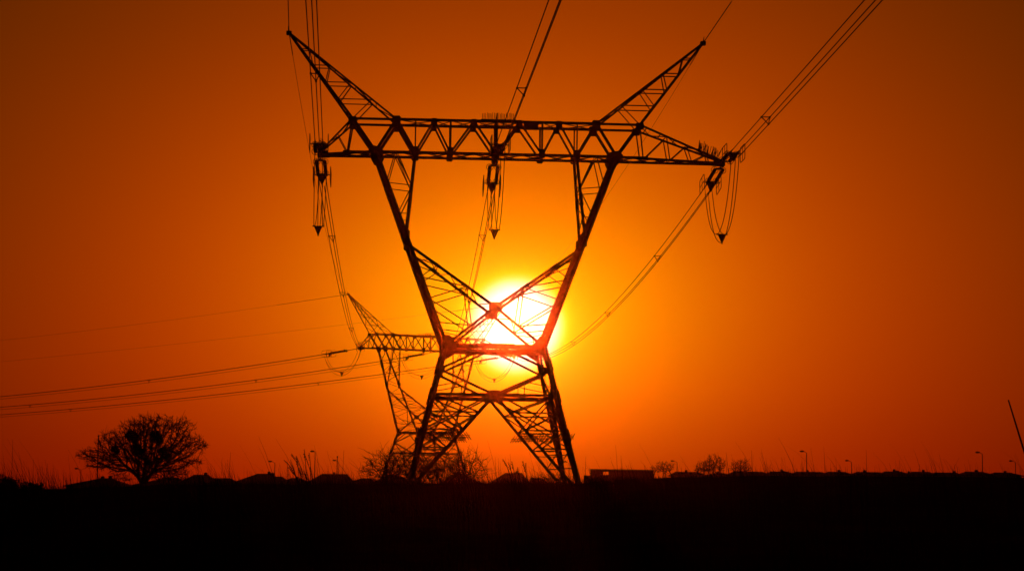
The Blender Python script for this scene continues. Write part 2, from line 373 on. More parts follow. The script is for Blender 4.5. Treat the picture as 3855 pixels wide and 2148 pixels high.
    # --- earth-wire peaks
    for s in (-1, 1):
        m = MB(); PK = P3(s * 12.633, 0, 26.859)
        o_ = [lambda t, sy=sy: lerp(P3(s * XA, sy * YA, ZA), PK + V(0, sy * .1, 0), t) for sy in (-1, 1)]
        i_ = [lambda t, sy=sy: lerp(P3(s * XB, sy * YA, ZA), PK + V(0, sy * .1, 0), t) for sy in (-1, 1)]
        for k in (0, 1):
            m.ang(o_[k](0), o_[k](1), .14, ref=(0, 1, 0)); m.ang(i_[k](0), i_[k](1), .11, ref=(0, 1, 0))
            T = (0, .226, .423, .62, .81)
            for j in range(1, 5): m.ang(o_[k](T[j]), i_[k](T[j]), .06); m.ang(i_[k](T[j]), o_[k](T[j - 1]), .06)
        for j in range(5):
            t0, t1 = j * .19, (j + 1) * .19
            m.ang(i_[j % 2](t0), i_[1 - j % 2](t1), .06); m.ang(o_[j % 2](t0), o_[1 - j % 2](t1), .06)
            m.ang(i_[0](t1), i_[1](t1), .05)
        m.box((PK.x - .16, -.16, PK.z - .12), (PK.x + .16, .16, PK.z + .1))
        m.tube([PK + V(s * .02, 0, 0), PK + V(s * .06, 0, .42)], [.05, .015], 6)
        m.build('earth_wire_peak', STEEL, root)
    # --- barbed anti-climbing frames on the legs
    for sx in (-1, 1):
        for sy in (-1, 1):
            m = MB(); z = 2.62
            x0, x1, y = sx * (hw(z) + (.42 if sx > 0 else .1)), sx * (hw(z) - 2.75), sy * (hw(z) + .05)
            for k, dz in ((0, 0), (1, -.12)): m.tube([P3(x0, y + sy * .18 * k, z + dz), P3(x1, y + sy * .18 * k, z + dz)], .022, 5)
            for i in range(20):
                x = x0 + (x1 - x0) * (i + .5) / 20; m.tube([P3(x + sx * .16, y, z + .2), P3(x - sx * .16, y, z - .26)], .022, 4)
            yy0, yy1, xx = sy * (hw(z) + .3), sy * (hw(z) - 2.2), sx * (hw(z) + .06)
            m.tube([P3(xx, yy0, z + .03), P3(xx, yy1, z + .03)], .022, 5)
            for i in range(12):
                q = yy0 + (yy1 - yy0) * (i + .5) / 12; m.tube([P3(xx, q + sy * .1, z + .2), P3(xx, q - sy * .1, z - .2)], .02, 4)
            m.build('anti_climbing_guard', STEEL, root)
    # --- bird spikes above the three phases
    rng = random.Random(4)
    for sy in (-1, 1):
        m = MB()
        for i in range(22):
            x = -.85 + i * .088; m.tube([P3(x, sy * YA, ZA + .05), P3(x + rng.uniform(-.03, .03), sy * YA, ZA + .5 + rng.uniform(-.04, .05))], .018, 4)
        m.bar(P3(-.95, sy * YA, ZA + .1), P3(1.2, sy * YA, ZA + .1), .06, .05)
        m.build('bird_guard', STEEL, root)
    for sy in (-1, 1):
        m = MB()
        for i in range(17):
            b = lerp(P3(XA, sy * YA, ZA), P3(TIPR, sy * .22, ZT + .12), .70 + i * .0145)
            m.tube([b, b + V(.02 + rng.uniform(-.05, .3), rng.uniform(-.1, .1), .6 + rng.uniform(-.12, .08))], .019, 4)
        m.bar(lerp(P3(XA, sy * YA, ZA), P3(TIPR, sy * .22, ZT + .12), .69) + V(0, 0, .05), lerp(P3(XA, sy * YA, ZA), P3(TIPR, sy * .22, ZT + .12), .94) + V(0, 0, .05), .05, .05)
        m.build('bird_guard', STEEL, root)
        m = MB()
        for i in range(5):
            b = lerp(P3(-XA, sy * YA, ZA), P3(TIPL, sy * .22, ZT + .12), .78 + i * .05)
            m.tube([b, b + V(-.38 + rng.uniform(-.06, .06), rng.uniform(-.1, .1), .42)], .018, 4)
        m.bar(lerp(P3(-XA, sy * YA, ZA), P3(TIPL, sy * .22, ZT + .12), .76) + V(0, 0, .05), lerp(P3(-XA, sy * YA, ZA), P3(TIPL, sy * .22, ZT + .12), 1.0) + V(0, 0, .05), .05, .05)
        m.build('bird_guard', STEEL, root)
    return root
PS1, T1O = R_(2.9785), V(-1.1101, 120.156, EZ - DZ)
PS2, T2O = R_(30.5946), V(-11.968, 284.640, EZ - 1.219 - DZ)
near = make_tower()
far = copy_tree(near)
near.location = T1O; near.rotation_euler.z = PS1
far.location = T2O; far.rotation_euler.z = PS2
far['label'] = 'distant smaller-looking lattice pylon turned aside, half hidden behind one leg of the near pylon'
def loc2w(o, ps, x, y, z):                     # z in the eye-level frame used for fitting
    c, s = math.cos(ps), math.sin(ps); return V(o.x + x * c - y * s, o.y + x * s + y * c, o.z + DZ + z)
def T1(x, y, z): return loc2w(T1O, PS1, x, y, z)
def T2(x, y, z): return loc2w(T2O, PS2, x, y, z)

# ------------------------------------------------------------------ insulator assemblies (local y runs out along the line)
LS = 4.7
def ins_parts(root, ext=0.0):
    m = MB(); m.tube([(0, -.05, 0), (0, .6 + ext, 0)], .045, 6); m.plate([(0, .5 + ext, 0), (.30, .84 + ext, 0), (.30, .92 + ext, 0), (-.30, .92 + ext, 0), (-.30, .84 + ext, 0)], (0, 0, 1), .05)
    m.build('link_plate', STEEL, root)
    for s in (-1, 1):
        pts, rs = [], []
        for i in range(31):
            y = ext + .95 + 2.5 * i / 30; pts += [(s * .245, y, 0), (s * .245, y + .035, 0), (s * .245, y + .045, 0)]; rs += [.055, .115, .06]
        m = MB(); m.tube(pts, rs, 8); st = m.build('insulator_string', PORC, root)
        for y, r in ((1.08 + ext, .21), (3.38 + ext, .19)):
            m = MB(); m.loop([(s * .245 + r * math.cos(a), y, r * math.sin(a)) for a in np.linspace(0, 6.2832, 17)[:-1]], .02, 5); m.bar((s * .245, y, -r), (s * .245, y, r), .03)
            m.build('grading_ring', STEEL, st)
    e = ext
    m = MB(); m.plate([(-.36, 3.5 + e, .02), (.36, 3.5 + e, .02), (.26, 3.8 + e, -.03), (0.04, 4.05 + e, -.5), (-.04, 4.05 + e, -.5), (-.26, 3.8 + e, -.03)], (0, .9, .45), .06)
    m.box((-.34, 3.55 + e, -.05), (.34, 3.78 + e, .05)); m.bar((-.54, 3.66 + e, 0), (.54, 3.66 + e, 0), .045)
    for x, z in ((-.225, 0), (.225, 0), (0, -.4)): m.tube([(x, 3.7 + e, z), (x, 4.1 + e, z), (x, LS + e + .3, z)], [.045, .05, .032], 6)
    m.build('yoke_plate', STEEL, root)
    for s in (-1, 1):
        m = MB(); pts = []
        for cy, cz, a0 in ((4.65 + e, .22, 0), (3.35 + e, .22, 90), (3.35 + e, -.28, 180), (4.65 + e, -.28, 270)):
            for a in (0, 30, 60, 90): pts.append((s * .53, cy + .2 * math.cos(R_(a0 + a)), cz + .2 * math.sin(R_(a0 + a))))
        m.loop(pts, .024, 5); m.bar((s * .53, 4.0 + e, .42), (s * .53, 4.0 + e, -.48), .03); m.bar((s * .53, 3.16 + e, -.02), (s * .53, 4.85 + e, -.02), .028)
        m.build('corona_shield', STEEL, root)
proto = {}
def insulators(p, q, label, group, ext=0.0):
    """assembly fixed at p, its dead ends towards q"""
    d = q - p; rz = math.atan2(-d.x, d.y); rx = math.atan2(d.z, math.hypot(d.x, d.y))
    if ext not in proto:
        o = thing('insulator_assembly', p, label, 'insulators', group); ins_parts(o, ext); proto[ext] = o
    else: o = copy_tree(proto[ext])
    o.location = p; o.rotation_euler = (rx, 0, rz); o['label'] = label; o['group'] = group
    return o

# ------------------------------------------------------------------ conductors
TRI = ((-.225, 0), (.225, 0), (0, -.39))
def bundle(pts, spacers, label, group, r=0.026, bx=0.0):
    """three sub-conductors along pts (list of world points) with triangular spacers at the given path lengths"""
    base = pts[0]; root = thing('conductor_bundle', base, label, 'power line', group)
    P = [p - base for p in pts]; n = len(P)
    def side(i):
        d = P[min(i + 1, n - 1)] - P[max(i - 1, 0)]; return V(d.y, -d.x, 0).normalized()
    T_ = ((-.225, 0), (.225, 0), (bx, -.39))
    for x, z in T_:
        m = MB(); m.tube([P[i] + side(i) * x + V(0, 0, z) for i in range(n)], r, 5); m.build('wire', ALU, root)
    cum = [0]
    for i in range(1, n): cum.append(cum[-1] + (P[i] - P[i - 1]).length)
    for s in spacers:
        i = min(max(1, int(np.searchsorted(cum, s))), n - 1); t = (s - cum[i - 1]) / (cum[i] - cum[i - 1]); c = lerp(P[i - 1], P[i], t); sd = side(i)
        cs = [c + sd * x + V(0, 0, z) for x, z in T_]; m = MB()
        for a in range(3): m.bar(cs[a], cs[(a + 1) % 3], .045); m.ball(cs[a], .06, 6, 4)
        m.build('spacer', STEEL, root)
    return root
def earth(pts, label, r=0.013):
    base = pts[0]; m = MB(); m.tube([p - base for p in pts], r, 4)
    m.tube([p - base for p in pts[:3]], r * 2.2, 5)
    o = m.build('earth_wire', ALU, None, base); tag(o, label, 'wire', 'thin earth wires on the pylon peaks'); return o
def ray_path(p0, az, zf, s0, s1, n):
    d = V(math.sin(az), math.cos(az), 0); out = []
    for i in range(n + 1):
        s = s0 + (s1 - s0) * i / n; q = p0 + d * s; q.z = EZ + zf(s); out.append(q)
    return out
GB, GI, GJ = 'conductor bundles strung between the pylons', 'insulator assemblies on the pylons', 'jumper loops under the crossarms'
PH = ('left', 'middle', 'right')
ends = {}                                       # (tower, side, phase) -> dead-end point
# span towards the viewer
for k, tip, az, (a, b), sp_, ph in ((0, T1(-10.6, -.3, 19.4), 175.2, (.01593, 19.37), (22.6,), 'left'), (1, T1(0, -1.0, 19.5), 176.1, (.00202, 19.49), (20.5,), 'middle'), (2, T1(13.86, -.3, 19.4), 177.3, (.01351, 19.35), (14.8,), 'right')):
    zf = lambda s, a=a, b=b: b + a * s + .00004 * s * s
    pts = ray_path(tip, R_(az), zf, LS, 165, 60); ends[1, 0, k] = pts[0]
    bundle(pts, [x - LS for x in sp_] + [75, 120], 'three-wire bundle rising from the %s of the near crossarm out of the top edge' % {'left': 'short end', 'middle': 'centre', 'right': 'long end'}[ph], GB, bx={'left': -.05, 'middle': -.14, 'right': -.16}[ph])
    insulators(tip, pts[0], 'insulator assembly seen end-on at the %s of the near crossarm' % {'left': 'short tip', 'middle': 'centre', 'right': 'long tip'}[ph], GI)
# span between the two pylons
def mid_path(A, B, sag, n=70):
    out = []
    for i in range(n + 1):
        t = i / n; q = lerp(A, B, t); q.z -= 4 * sag * t * (1 - t); out.append(q)
    return out
def toward(p, q, s, z): d = (q - p); d.z = 0; d.normalize(); r = p + d * s; r.z = EZ + z; return r
for k, a, b, za, zb, sag, spc, ph in ((0, T1(-10.6, .3, 19.4), T2(-10.6, -.3, 19.4), 18.65, 17.95, 2.2, (20, 52, 90, 128), 'left'), (1, T1(0, 1, 19.5), T2(2, -1, 19.5), 18.3, 17.9, 3.6, (13.6, 43, 85, 130), 'middle'), (2, T1(13.86, .3, 19.4), T2(13.86, -.3, 19.4), 18.7, 17.95, 3.9, (22, 52, 81, 125), 'right')):
    A, B = toward(a, b, LS, za), toward(b, a, LS, zb); ends[1, 1, k] = A; ends[2, 0, k] = B
    bundle(mid_path(A, B, sag), spc, 'three-wire bundle sagging from the %s of the near crossarm to the distant pylon' % {'left': 'short end', 'middle': 'centre', 'right': 'long end'}[ph], GB, bx={'left': .12, 'middle': .05, 'right': .04}[ph])
    insulators(a, A, 'twin insulator strings hanging visibly below the %s of the near crossarm' % {'left': 'short tip', 'middle': 'centre', 'right': 'long tip'}[ph], GI)
    insulators(b, B, 'small insulator assembly facing the viewer at the %s of the distant crossarm' % {'left': 'free short tip', 'middle': 'centre', 'right': 'hidden tip'}[ph], GI)
# span leaving the distant pylon to the left
AZ3 = R_(-57.4)
for k, tip, c, spc, ph in ((0, T2(-10.62, .3, 19.4), (.00040, -.112, 18.17), (38,), 'left'), (1, T2(2, 1, 19.5), (.00042, -.118, 18.27), (32, 80), 'middle'), (2, T2(13.86, .3, 19.4), (.00028, -.1045, 18.18), (34, 87), 'right')):
    zf = lambda s, c=c: c[0] * s * s + c[1] * s + c[2]
    pts = ray_path(tip, AZ3, zf, LS + 1.3, 200, 60); ends[2, 1, k] = pts[0]
    bundle(pts, [x - LS for x in spc] + [140], 'three-wire bundle leaving the distant pylon over the thorn tree, %s' % {'left': 'topmost of three', 'middle': 'between two others', 'right': 'lowest of three'}[ph], GB)
    insulators(tip, pts[0], 'insulator strings stretched out sideways from the %s of the distant crossarm' % {'left': 'free short tip', 'middle': 'centre', 'right': 'hidden tip'}[ph], GI, 1.3)
# earth wires
earth(ray_path(T1(-12.633, 0, 26.86), R_(174.2), lambda s: 26.86 + .0195 * s, 0, 165, 30), 'thin wire rising nearly upright from the nearer-looking peak above the short arm')
earth(ray_path(T1(12.633, 0, 26.86), R_(177.3), lambda s: 26.86 - .0076 * s + .00004 * s * s, 0, 165, 30), 'thin wire rising aslant from the peak above the long arm to the top edge')
earth(mid_path(T1(-12.633, 0, 26.86), T2(-12.633, 0, 26.86), 3.1), 'thin wire descending to the distant pylon from the peak above the short arm')
earth(mid_path(T1(12.633, 0, 26.86), T2(12.633, 0, 26.86), 2.85), 'thin wire descending behind the near pylon from the peak above the long arm')
earth(ray_path(T2(-12.633, 0, 26.86), AZ3, lambda s: .00027 * s * s - .0864 * s + 25.63, 0, 190, 30), 'thin wire leaving the distant pylon\'s visible peak, uppermost of the wires over the tree')
earth(ray_path(T2(12.633, 0, 26.86), AZ3, lambda s: .000145 * s * s - .075 * s + 25.64, 0, 200, 30), 'thin wire leaving the distant pylon\'s hidden peak, just below the uppermost thin wire')
# jumper loops
for tw, drop in ((1, 4.35), (2, 3.45)):
    for k in range(3):
        A, B = ends[tw, 0, k], ends[tw, 1, k]
        lab = ('jumper loop with triangular weight hanging in a narrow U below the near crossarm\'s %s' % ('short tip', 'centre', 'long tip')[k]) if tw == 1 else ('shallow jumper loop with a small weight below the distant crossarm\'s %s' % ('free short tip', 'centre', 'far tip')[k])
        root = thing('jumper_loop', A, lab, 'jumper loop', GJ)
        dA = (A - B); dA.z = 0; d0 = dA.normalized()
        tip = (T1 if tw == 1 else T2)((-10.62, 0 if tw == 1 else 2, 13.86)[k], 0, 19.45)
        Wc = lerp(A, B, .5); Wc.z = tip.z - drop
        if tw == 1: Wc = lerp(Wc, V(tip.x, tip.y, Wc.z), .8)
        dirA = V(-(tip - A).y, (tip - A).x, 0).normalized(); dirB = V(-(B - tip).y, (B - tip).x, 0).normalized(); side = (dirA + dirB).normalized()
        offs = ((-.26, 0), (.26, 0), (0, -.5))
        for (x, z), (xo, zo) in zip(offs, TRI):
            pa, pb, pw = A + dirA * xo + V(0, 0, zo), B + dirB * xo + V(0, 0, zo), Wc + side * x + V(0, 0, z)
            ca, cb = lerp(pa, pw, .3), lerp(pb, pw, .3); ca.z = pw.z + (pa.z - pw.z) * .06; cb.z = pw.z + (pb.z - pw.z) * .06
            pts = []
            for i in range(15): t = i / 14; pts.append(pa * (1 - t) ** 2 + ca * 2 * t * (1 - t) + pw * t * t)
            for i in range(1, 15): t = i / 14; pts.append(pw * (1 - t) ** 2 + cb * 2 * t * (1 - t) + pb * t * t)
            mm = MB(); mm.tube([p - A for p in pts], .024, 5); mm.build('wire', ALU, root)
        c = Wc - A; mm = MB(); nr = side.cross(V(0, 0, 1))
        mm.plate([c - side * .27 + V(0, 0, .02), c + side * .27 + V(0, 0, .02), c + side * .04 + V(0, 0, -.5), c - side * .04 + V(0, 0, -.5)], nr, .09)
        for q in (c - side * .3, c + side * .3, c + V(0, 0, -.54)): mm.ball(q, .055, 6, 4)
        mm.build('weight', STEEL, root)

# ------------------------------------------------------------------ bare trees and shrubs
def grow(att, base, step, kill, infl, rng, iters=110, stems=3, mom=0.75):
    """space colonisation: returns node positions and parents"""
    att = [Vector(a) for a in att]; nodes = []; par = []
    cen = sum(att, V(0, 0, 0)) / len(att)
    for s in range(stems):
        p = base + V(rng.uniform(-.12, .12), rng.uniform(-.12, .12), 0) * (stems > 1); nodes.append(p); par.append(-1); prev = len(nodes) - 1
        a = 6.283 * s / stems + rng.uniform(-.4, .4); tgt = cen + V(math.cos(a), math.sin(a), 0) * (0.0 if stems == 1 else (cen.z - base.z) * .55)
        zmin = min(a_.z for a_ in att)
        for _ in range(60):
            if nodes[prev].z > zmin - infl * .45: break
            d = (tgt - nodes[prev]).normalized() + V(rng.uniform(-.3, .3), rng.uniform(-.3, .3), .25); nodes.append(nodes[prev] + d.normalized() * step); par.append(prev); prev = len(nodes) - 1
    for it in range(iters):
        kd = kdtree.KDTree(len(nodes))
        for i, p in enumerate(nodes): kd.insert(p, i)
        kd.balance(); pull = {}; keep = []
        for a in att:
            co, i, d = kd.find(a)
            if d < kill: continue
            keep.append(a)
            if d < infl: pull[i] = pull.get(i, V(0, 0, 0)) + (a - co).normalized()
        att = keep
        if not pull or not att: break
        new = 0
        for i, d in pull.items():
            if d.length < .15: continue
            pd = (nodes[i] - nodes[par[i]]).normalized() if par[i] >= 0 else V(0, 0, 1); d = d.normalized() + pd * mom + V(rng.uniform(-.3, .3), rng.uniform(-.3, .3), rng.uniform(-.22, .25)); q = nodes[i] + d.normalized() * step
            if kd.find(q)[2] < step * .25: continue
            nodes.append(q); par.append(i); new += 1
        if not new: break
    return nodes, par
def branch_mesh(nodes, par, rmin, power, rmax, rng, spur=0.0, spurlen=.25, sides=4):
    n = len(nodes); acc = [0.0] * n; kids = [0] * n
    for i in range(n):
        if par[i] >= 0: kids[par[i]] += 1
    for i in range(n - 1, -1, -1):
        if kids[i] == 0: acc[i] = rmin ** power
        if par[i] >= 0: acc[par[i]] += acc[i]
    rad = [min(rmax, max(rmin, a ** (1 / power))) for a in acc]
    wood, twig = MB(), MB()
    for i in range(n):
        p = par[i]
        if p < 0: continue
        (wood if rad[i] > rmin * 2.6 else twig).tube([nodes[p], nodes[i]], [min(rad[p], rad[i] * 1.5), rad[i]], 5 if rad[i] > rmin * 2.6 else 3, cap=False)
        d = (nodes[i] - nodes[p]).normalized(); k = 3 if kids[i] == 0 else 1
        for _ in range(k):
            if rng.random() < spur and rad[i] < rmin * 5:
                e = (d * .9 + V(rng.uniform(-1, 1), rng.uniform(-1, 1), rng.uniform(-.5, .9))).normalized() * spurlen * (rng.uniform(1.5, 2.6) if rng.random() < .05 else rng.uniform(.4, 1.25))
                mid_ = nodes[i] + e * .5 + V(rng.uniform(-1, 1), rng.uniform(-1, 1), rng.uniform(-1, 1)) * spurlen * .12
                twig.tube([nodes[i], mid_, nodes[i] + e], [rmin * .9, rmin * .75, rmin * .4], 3, cap=False)
    return wood, twig
def blob_points(n, rng, c, rx, ry, rz_up, rz_dn, shell=.45, cone=None):
    out = []; ph = [(rng.uniform(2, 7), rng.uniform(2, 7), rng.uniform(2, 7), rng.uniform(0, 6.28)) for _ in range(5)]
    while len(out) < n:
        v = V(rng.gauss(0, 1), rng.gauss(0, 1), rng.gauss(0, 1)).normalized(); k = 1 + sum(.075 * math.sin(a * v.x + b * v.y + g_ * v.z + p) for a, b, g_, p in ph)
        v *= k * (rng.random() ** shell); q = c + V(v.x * rx, v.y * ry, v.z * (rz_up if v.z > 0 else rz_dn)); out.append(q)
    return out
def bare_tree(name, x, ybase, d, rxpx, toppx, lowpx, label, cat, seed, group=None, n=900, stems=3, step=.22, rmin=.014, spur=.8, spurlen=.26, clumps=(), cx=0, rmax=.16, lobes=(), shell=.5):
    rng = random.Random(seed); k = d / F
    base = at(x, ybase, d); gz = ground(base.x, base.y); base.z = min(base.z, gz); root = thing(name, base, label, cat, group)
    rx = rxpx * k; top = (ybase - toppx) * k + (at(x, ybase, d).z - base.z); low = (ybase - lowpx) * k + (at(x, ybase, d).z - base.z)
    c = V(cx * k, 0, low + (top - low) * .38)
    pts = blob_points(n, rng, c, rx, rx * .8, top - c.z, (c.z - low), shell)
    if lobes:
        pts = []; tot = sum(l[2] * l[3] for l in lobes)
        for lx, ly, lr, lh in lobes:
            q = at(lx, ly, d) - base; q.y = rng.uniform(-.35, .35) * rx
            pts += blob_points(max(20, int(n * lr * lh / tot)), rng, q, lr * k, lr * k * 1.25, lh * k, lh * k, shell)
    pts = [p for p in pts if lobes or p.z > low * .8 + .12 * math.hypot(p.x, p.y)] + [c + V(rng.uniform(-.2, .2) * rx, rng.uniform(-.2, .2) * rx, 0)]
    nodes, par = grow(pts, V(0, 0, 0), step, step * 1.2, step * 7, rng, stems=stems)
    wood, twig = branch_mesh(nodes, par, rmin, 2.5, rmax, rng, spur, spurlen)
    wood.build('trunk', BARK, root); twig.build('crown', BARK, root)
    for (px, py, r, dy) in clumps:
        q = at(px, py, d) - base; q.y += dy; r *= k; m = MB()
        for i in range(420):
            v = V(rng.gauss(0, 1), rng.gauss(0, 1), rng.gauss(0, 1)).normalized(); t = v.cross(V(rng.gauss(0, 1), rng.gauss(0, 1), rng.gauss(0, 1))).normalized()
            a = q + v * r * rng.uniform(.5, 1.0) - t * r * .45; b = q + v * r * rng.uniform(.5, 1.12) + t * r * .45; m.tube([a, b], .016, 3, cap=False)
        m.ball(q, r * .78, 9, 6, (1, 1, .9)); m.build('twig_clump', BARK, root)
    return root
bare_tree('thorn_tree', 540, 1822, 150, 212, 1574, 1778, 'wide flat-topped bare thorn tree with dark twig clumps, standing apart from the pylons', 'tree', 11, n=5600, stems=8, step=.165, rmin=.0165, spur=.9, spurlen=.36, shell=.42,
          clumps=((495, 1638, 19, -.3), (508, 1652, 14, .1), (583, 1642, 24, .2), (600, 1655, 15, -.2), (428, 1688, 13, .4), (438, 1698, 11, .1), (515, 1690, 21, -.2), (530, 1712, 17, .3), (612, 1700, 18, .3), (628, 1716, 15, -.1), (560, 1742, 14, .1), (590, 1730, 12, 0)), cx=2, rmax=.15,
          lobes=((372, 1716, 70, 34), (425, 1662, 58, 40), (452, 1735, 60, 30), (500, 1622, 62, 44), (588, 1606, 74, 42), (668, 1618, 58, 46), (722, 1672, 66, 34), (655, 1700, 74, 50), (560, 1680, 78, 58), (482, 1692, 64, 46), (700, 1738, 60, 22), (395, 1756, 62, 12), (600, 1758, 64, 26), (655, 1772, 50, 14), (545, 1772, 60, 22), (470, 1772, 38, 14), (525, 1730, 60, 34)))
GSH = 'bare thorny shrubs on the crest'
for x, rx, top, lab, sd, n_ in ((1462, 108, 1688, 'bare spreading shrub just outside the near pylon\'s foot, tips reaching away', 21, 600), (1580, 88, 1718, 'dense twiggy shrub right behind the near pylon\'s foot', 22, 560), (1672, 84, 1726, 'low bare shrub between the near foot and its slanting brace', 23, 330), (1752, 86, 1700, 'tall bare shrub inside the pylon legs with spiky branches', 24, 420),
                                 (612, 80, 1752, 'low straggly shrub under the sunward branches of the thorn tree', 25, 330), (452, 42, 1792, 'small scrubby shrub at the foot of the thorn tree', 26, 160), (2076, 64, 1790, 'low dark scrub at the foot of the pylon\'s outer leg pair', 27, 420)):
    bare_tree('thorn_shrub', x, 1838, 138 if x > 1000 else 152, rx, top, 1815, lab, 'shrub', sd, GSH, n=n_, stems=8, step=.17, rmin=.0138, spur=.9, spurlen=.5, rmax=.05, shell=.42)
GBT = 'small bare trees behind the roofs'
for x, rx, top, lab, sd in ((2496, 40, 1740, 'small round bare tree beside the flat-roofed building', 31), (2648, 34, 1738, 'narrow bare tree touching the tallest tree of the roofline', 32), (2690, 42, 1708, 'tallest bare tree on the roofline', 33), (2788, 40, 1728, 'separate bushy bare tree after the tallest one on the roofline', 34)):
    bare_tree('bare_tree', x, 1795, 262, rx, top, 1780, lab, 'tree', sd, GBT, n=520, stems=4, step=.18, rmin=.018, spur=.95, spurlen=.35, rmax=.09, shell=.42)
# leafy mounds at the lower left
for x, d, rx, top, lab, sd in ((18, 96, 70, 1786, 'dark rounded bush at the left edge of the picture', 41), (118, 90, 62, 1812, 'low rounded bush second from the left edge', 42)):
    rng = random.Random(sd); k = d / F; b = at(x, 1860, d); b.z = ground(b.x, b.y); root = thing('rounded_bush', b, lab, 'bush', 'dark rounded bushes in the grass')
    top_z = at(x, top, d).z - b.z; m = MB(); st = MB()
    for i in range(9): a = 6.28 * i / 9; st.tube([(0, 0, -.1), (math.cos(a) * rx * k * .4, math.sin(a) * rx * k * .4, top_z * .6)], [.03, .012], 4)
    for i in range(4200):
        v = V(rng.gauss(0, 1), rng.gauss(0, 1), abs(rng.gauss(0, 1))).normalized() * (rng.random() ** .33); w = 1 + .16 * math.sin(v.x * 7 + sd) * math.cos(v.y * 6)
        q = V(v.x * rx * k * w, v.y * rx * k * w, v.z * top_z * .96 * w); t = V(rng.gauss(0, 1), rng.gauss(0, 1), rng.gauss(0, 1)).normalized(); u = t.cross(v).normalized()
        l = rng.uniform(.04, .08); i0 = len(m.v); m.v += [q - t * l, q + u * l * .45, q + t * l, q - u * l * .45]; m.f.append((i0, i0 + 1, i0 + 2, i0 + 3))
    st.build('stems', BARK, root); m.build('foliage', LEAF, root)

# ------------------------------------------------------------------ houses
GH = 'low tiled houses along the horizon'
def house(xl, x1, x2, xr, yr, ye, d, ch, label, ext=None, depth=6.5):
    k = d / F; c = at((xl + xr) / 2, ye, d); gz = ground(c.x, d + depth / 2) - .05
    b = V(c.x, d + depth / 2, gz); root = thing('house', b, label, 'house', GH)
    X = lambda px: at(px, ye, d).x - b.x
    ez = at((xl + xr) / 2, ye, d).z - gz; ez = max(ez, 1.9); rz = at((x1 + x2) / 2, yr, d + depth / 2).z - gz; hd = depth / 2
    w0, w1 = X(xl) + .3, X(xr) - .3
    m = MB(); m.box((w0, -hd + .3, -.4), (w1, hd - .3, ez + .02)); m.build('wall', PLASTER, root)
    m = MB(); a, e = X(xl), X(xr); r0, r1 = X(x1), X(x2); t = .12
    i0 = len(m.v); m.v += [V(a, -hd, ez), V(e, -hd, ez), V(e, hd, ez), V(a, hd, ez), V(r0, 0, rz), V(r1, 0, rz), V(a, -hd, ez - t), V(e, -hd, ez - t), V(e, hd, ez - t), V(a, hd, ez - t)]
    m.f += [(0, 1, 5, 4), (1, 2, 5), (2, 3, 4, 5), (3, 0, 4), (6, 7, 1, 0), (7, 8, 2, 1), (8, 9, 3, 2), (9, 6, 0, 3), (9, 8, 7, 6)]
    m.tube([V(r0, 0, rz), V(r1, 0, rz)], .07, 6)
    roof = m.build('roof', TILE, root)
    if ext:
        xa, xb, yt = ext; zt = at((xa + xb) / 2, yt, d).z - gz; m = MB(); A, B = X(xa), X(xb)
        m.v += [V(A, -hd * .7, zt - .5), V(B, -hd * .7, zt - .5), V(B, hd * .7, zt - .5), V(A, hd * .7, zt - .5), V(A, 0, zt), V(B - (B - A) * .28, 0, zt), V(A, -hd * .7, zt - .62), V(B, -hd * .7, zt - .62), V(B, hd * .7, zt - .62), V(A, hd * .7, zt - .62)]
        m.f += [(0, 1, 5, 4), (1, 2, 5), (2, 3, 4, 5), (3, 0, 4), (6, 7, 1, 0), (7, 8, 2, 1), (8, 9, 3, 2), (9, 6, 0, 3), (9, 8, 7, 6)]
        m.build('lower_roof', TILE, roof)
        m = MB(); m.box((min(A, w1), -hd * .6, -.4), (B - .2, hd * .6, zt - .55)); m.build('wall', PLASTER, root)
    for px, hpx, wpx in ch:
        x = X(px); h = hpx * k; w = wpx * k * .72; m = MB()
        m.box((x - w, -w, rz - .5), (x + w, w, rz + h - .06)); m.box((x - w - .04, -w - .04, rz + h - .06), (x + w + .04, w + .04, rz + h)); m.tube([V(x, 0, rz + h), V(x, 0, rz + h + .05)], w * .6, 8)
        m.build('chimney', BRICK, roof)
    return root
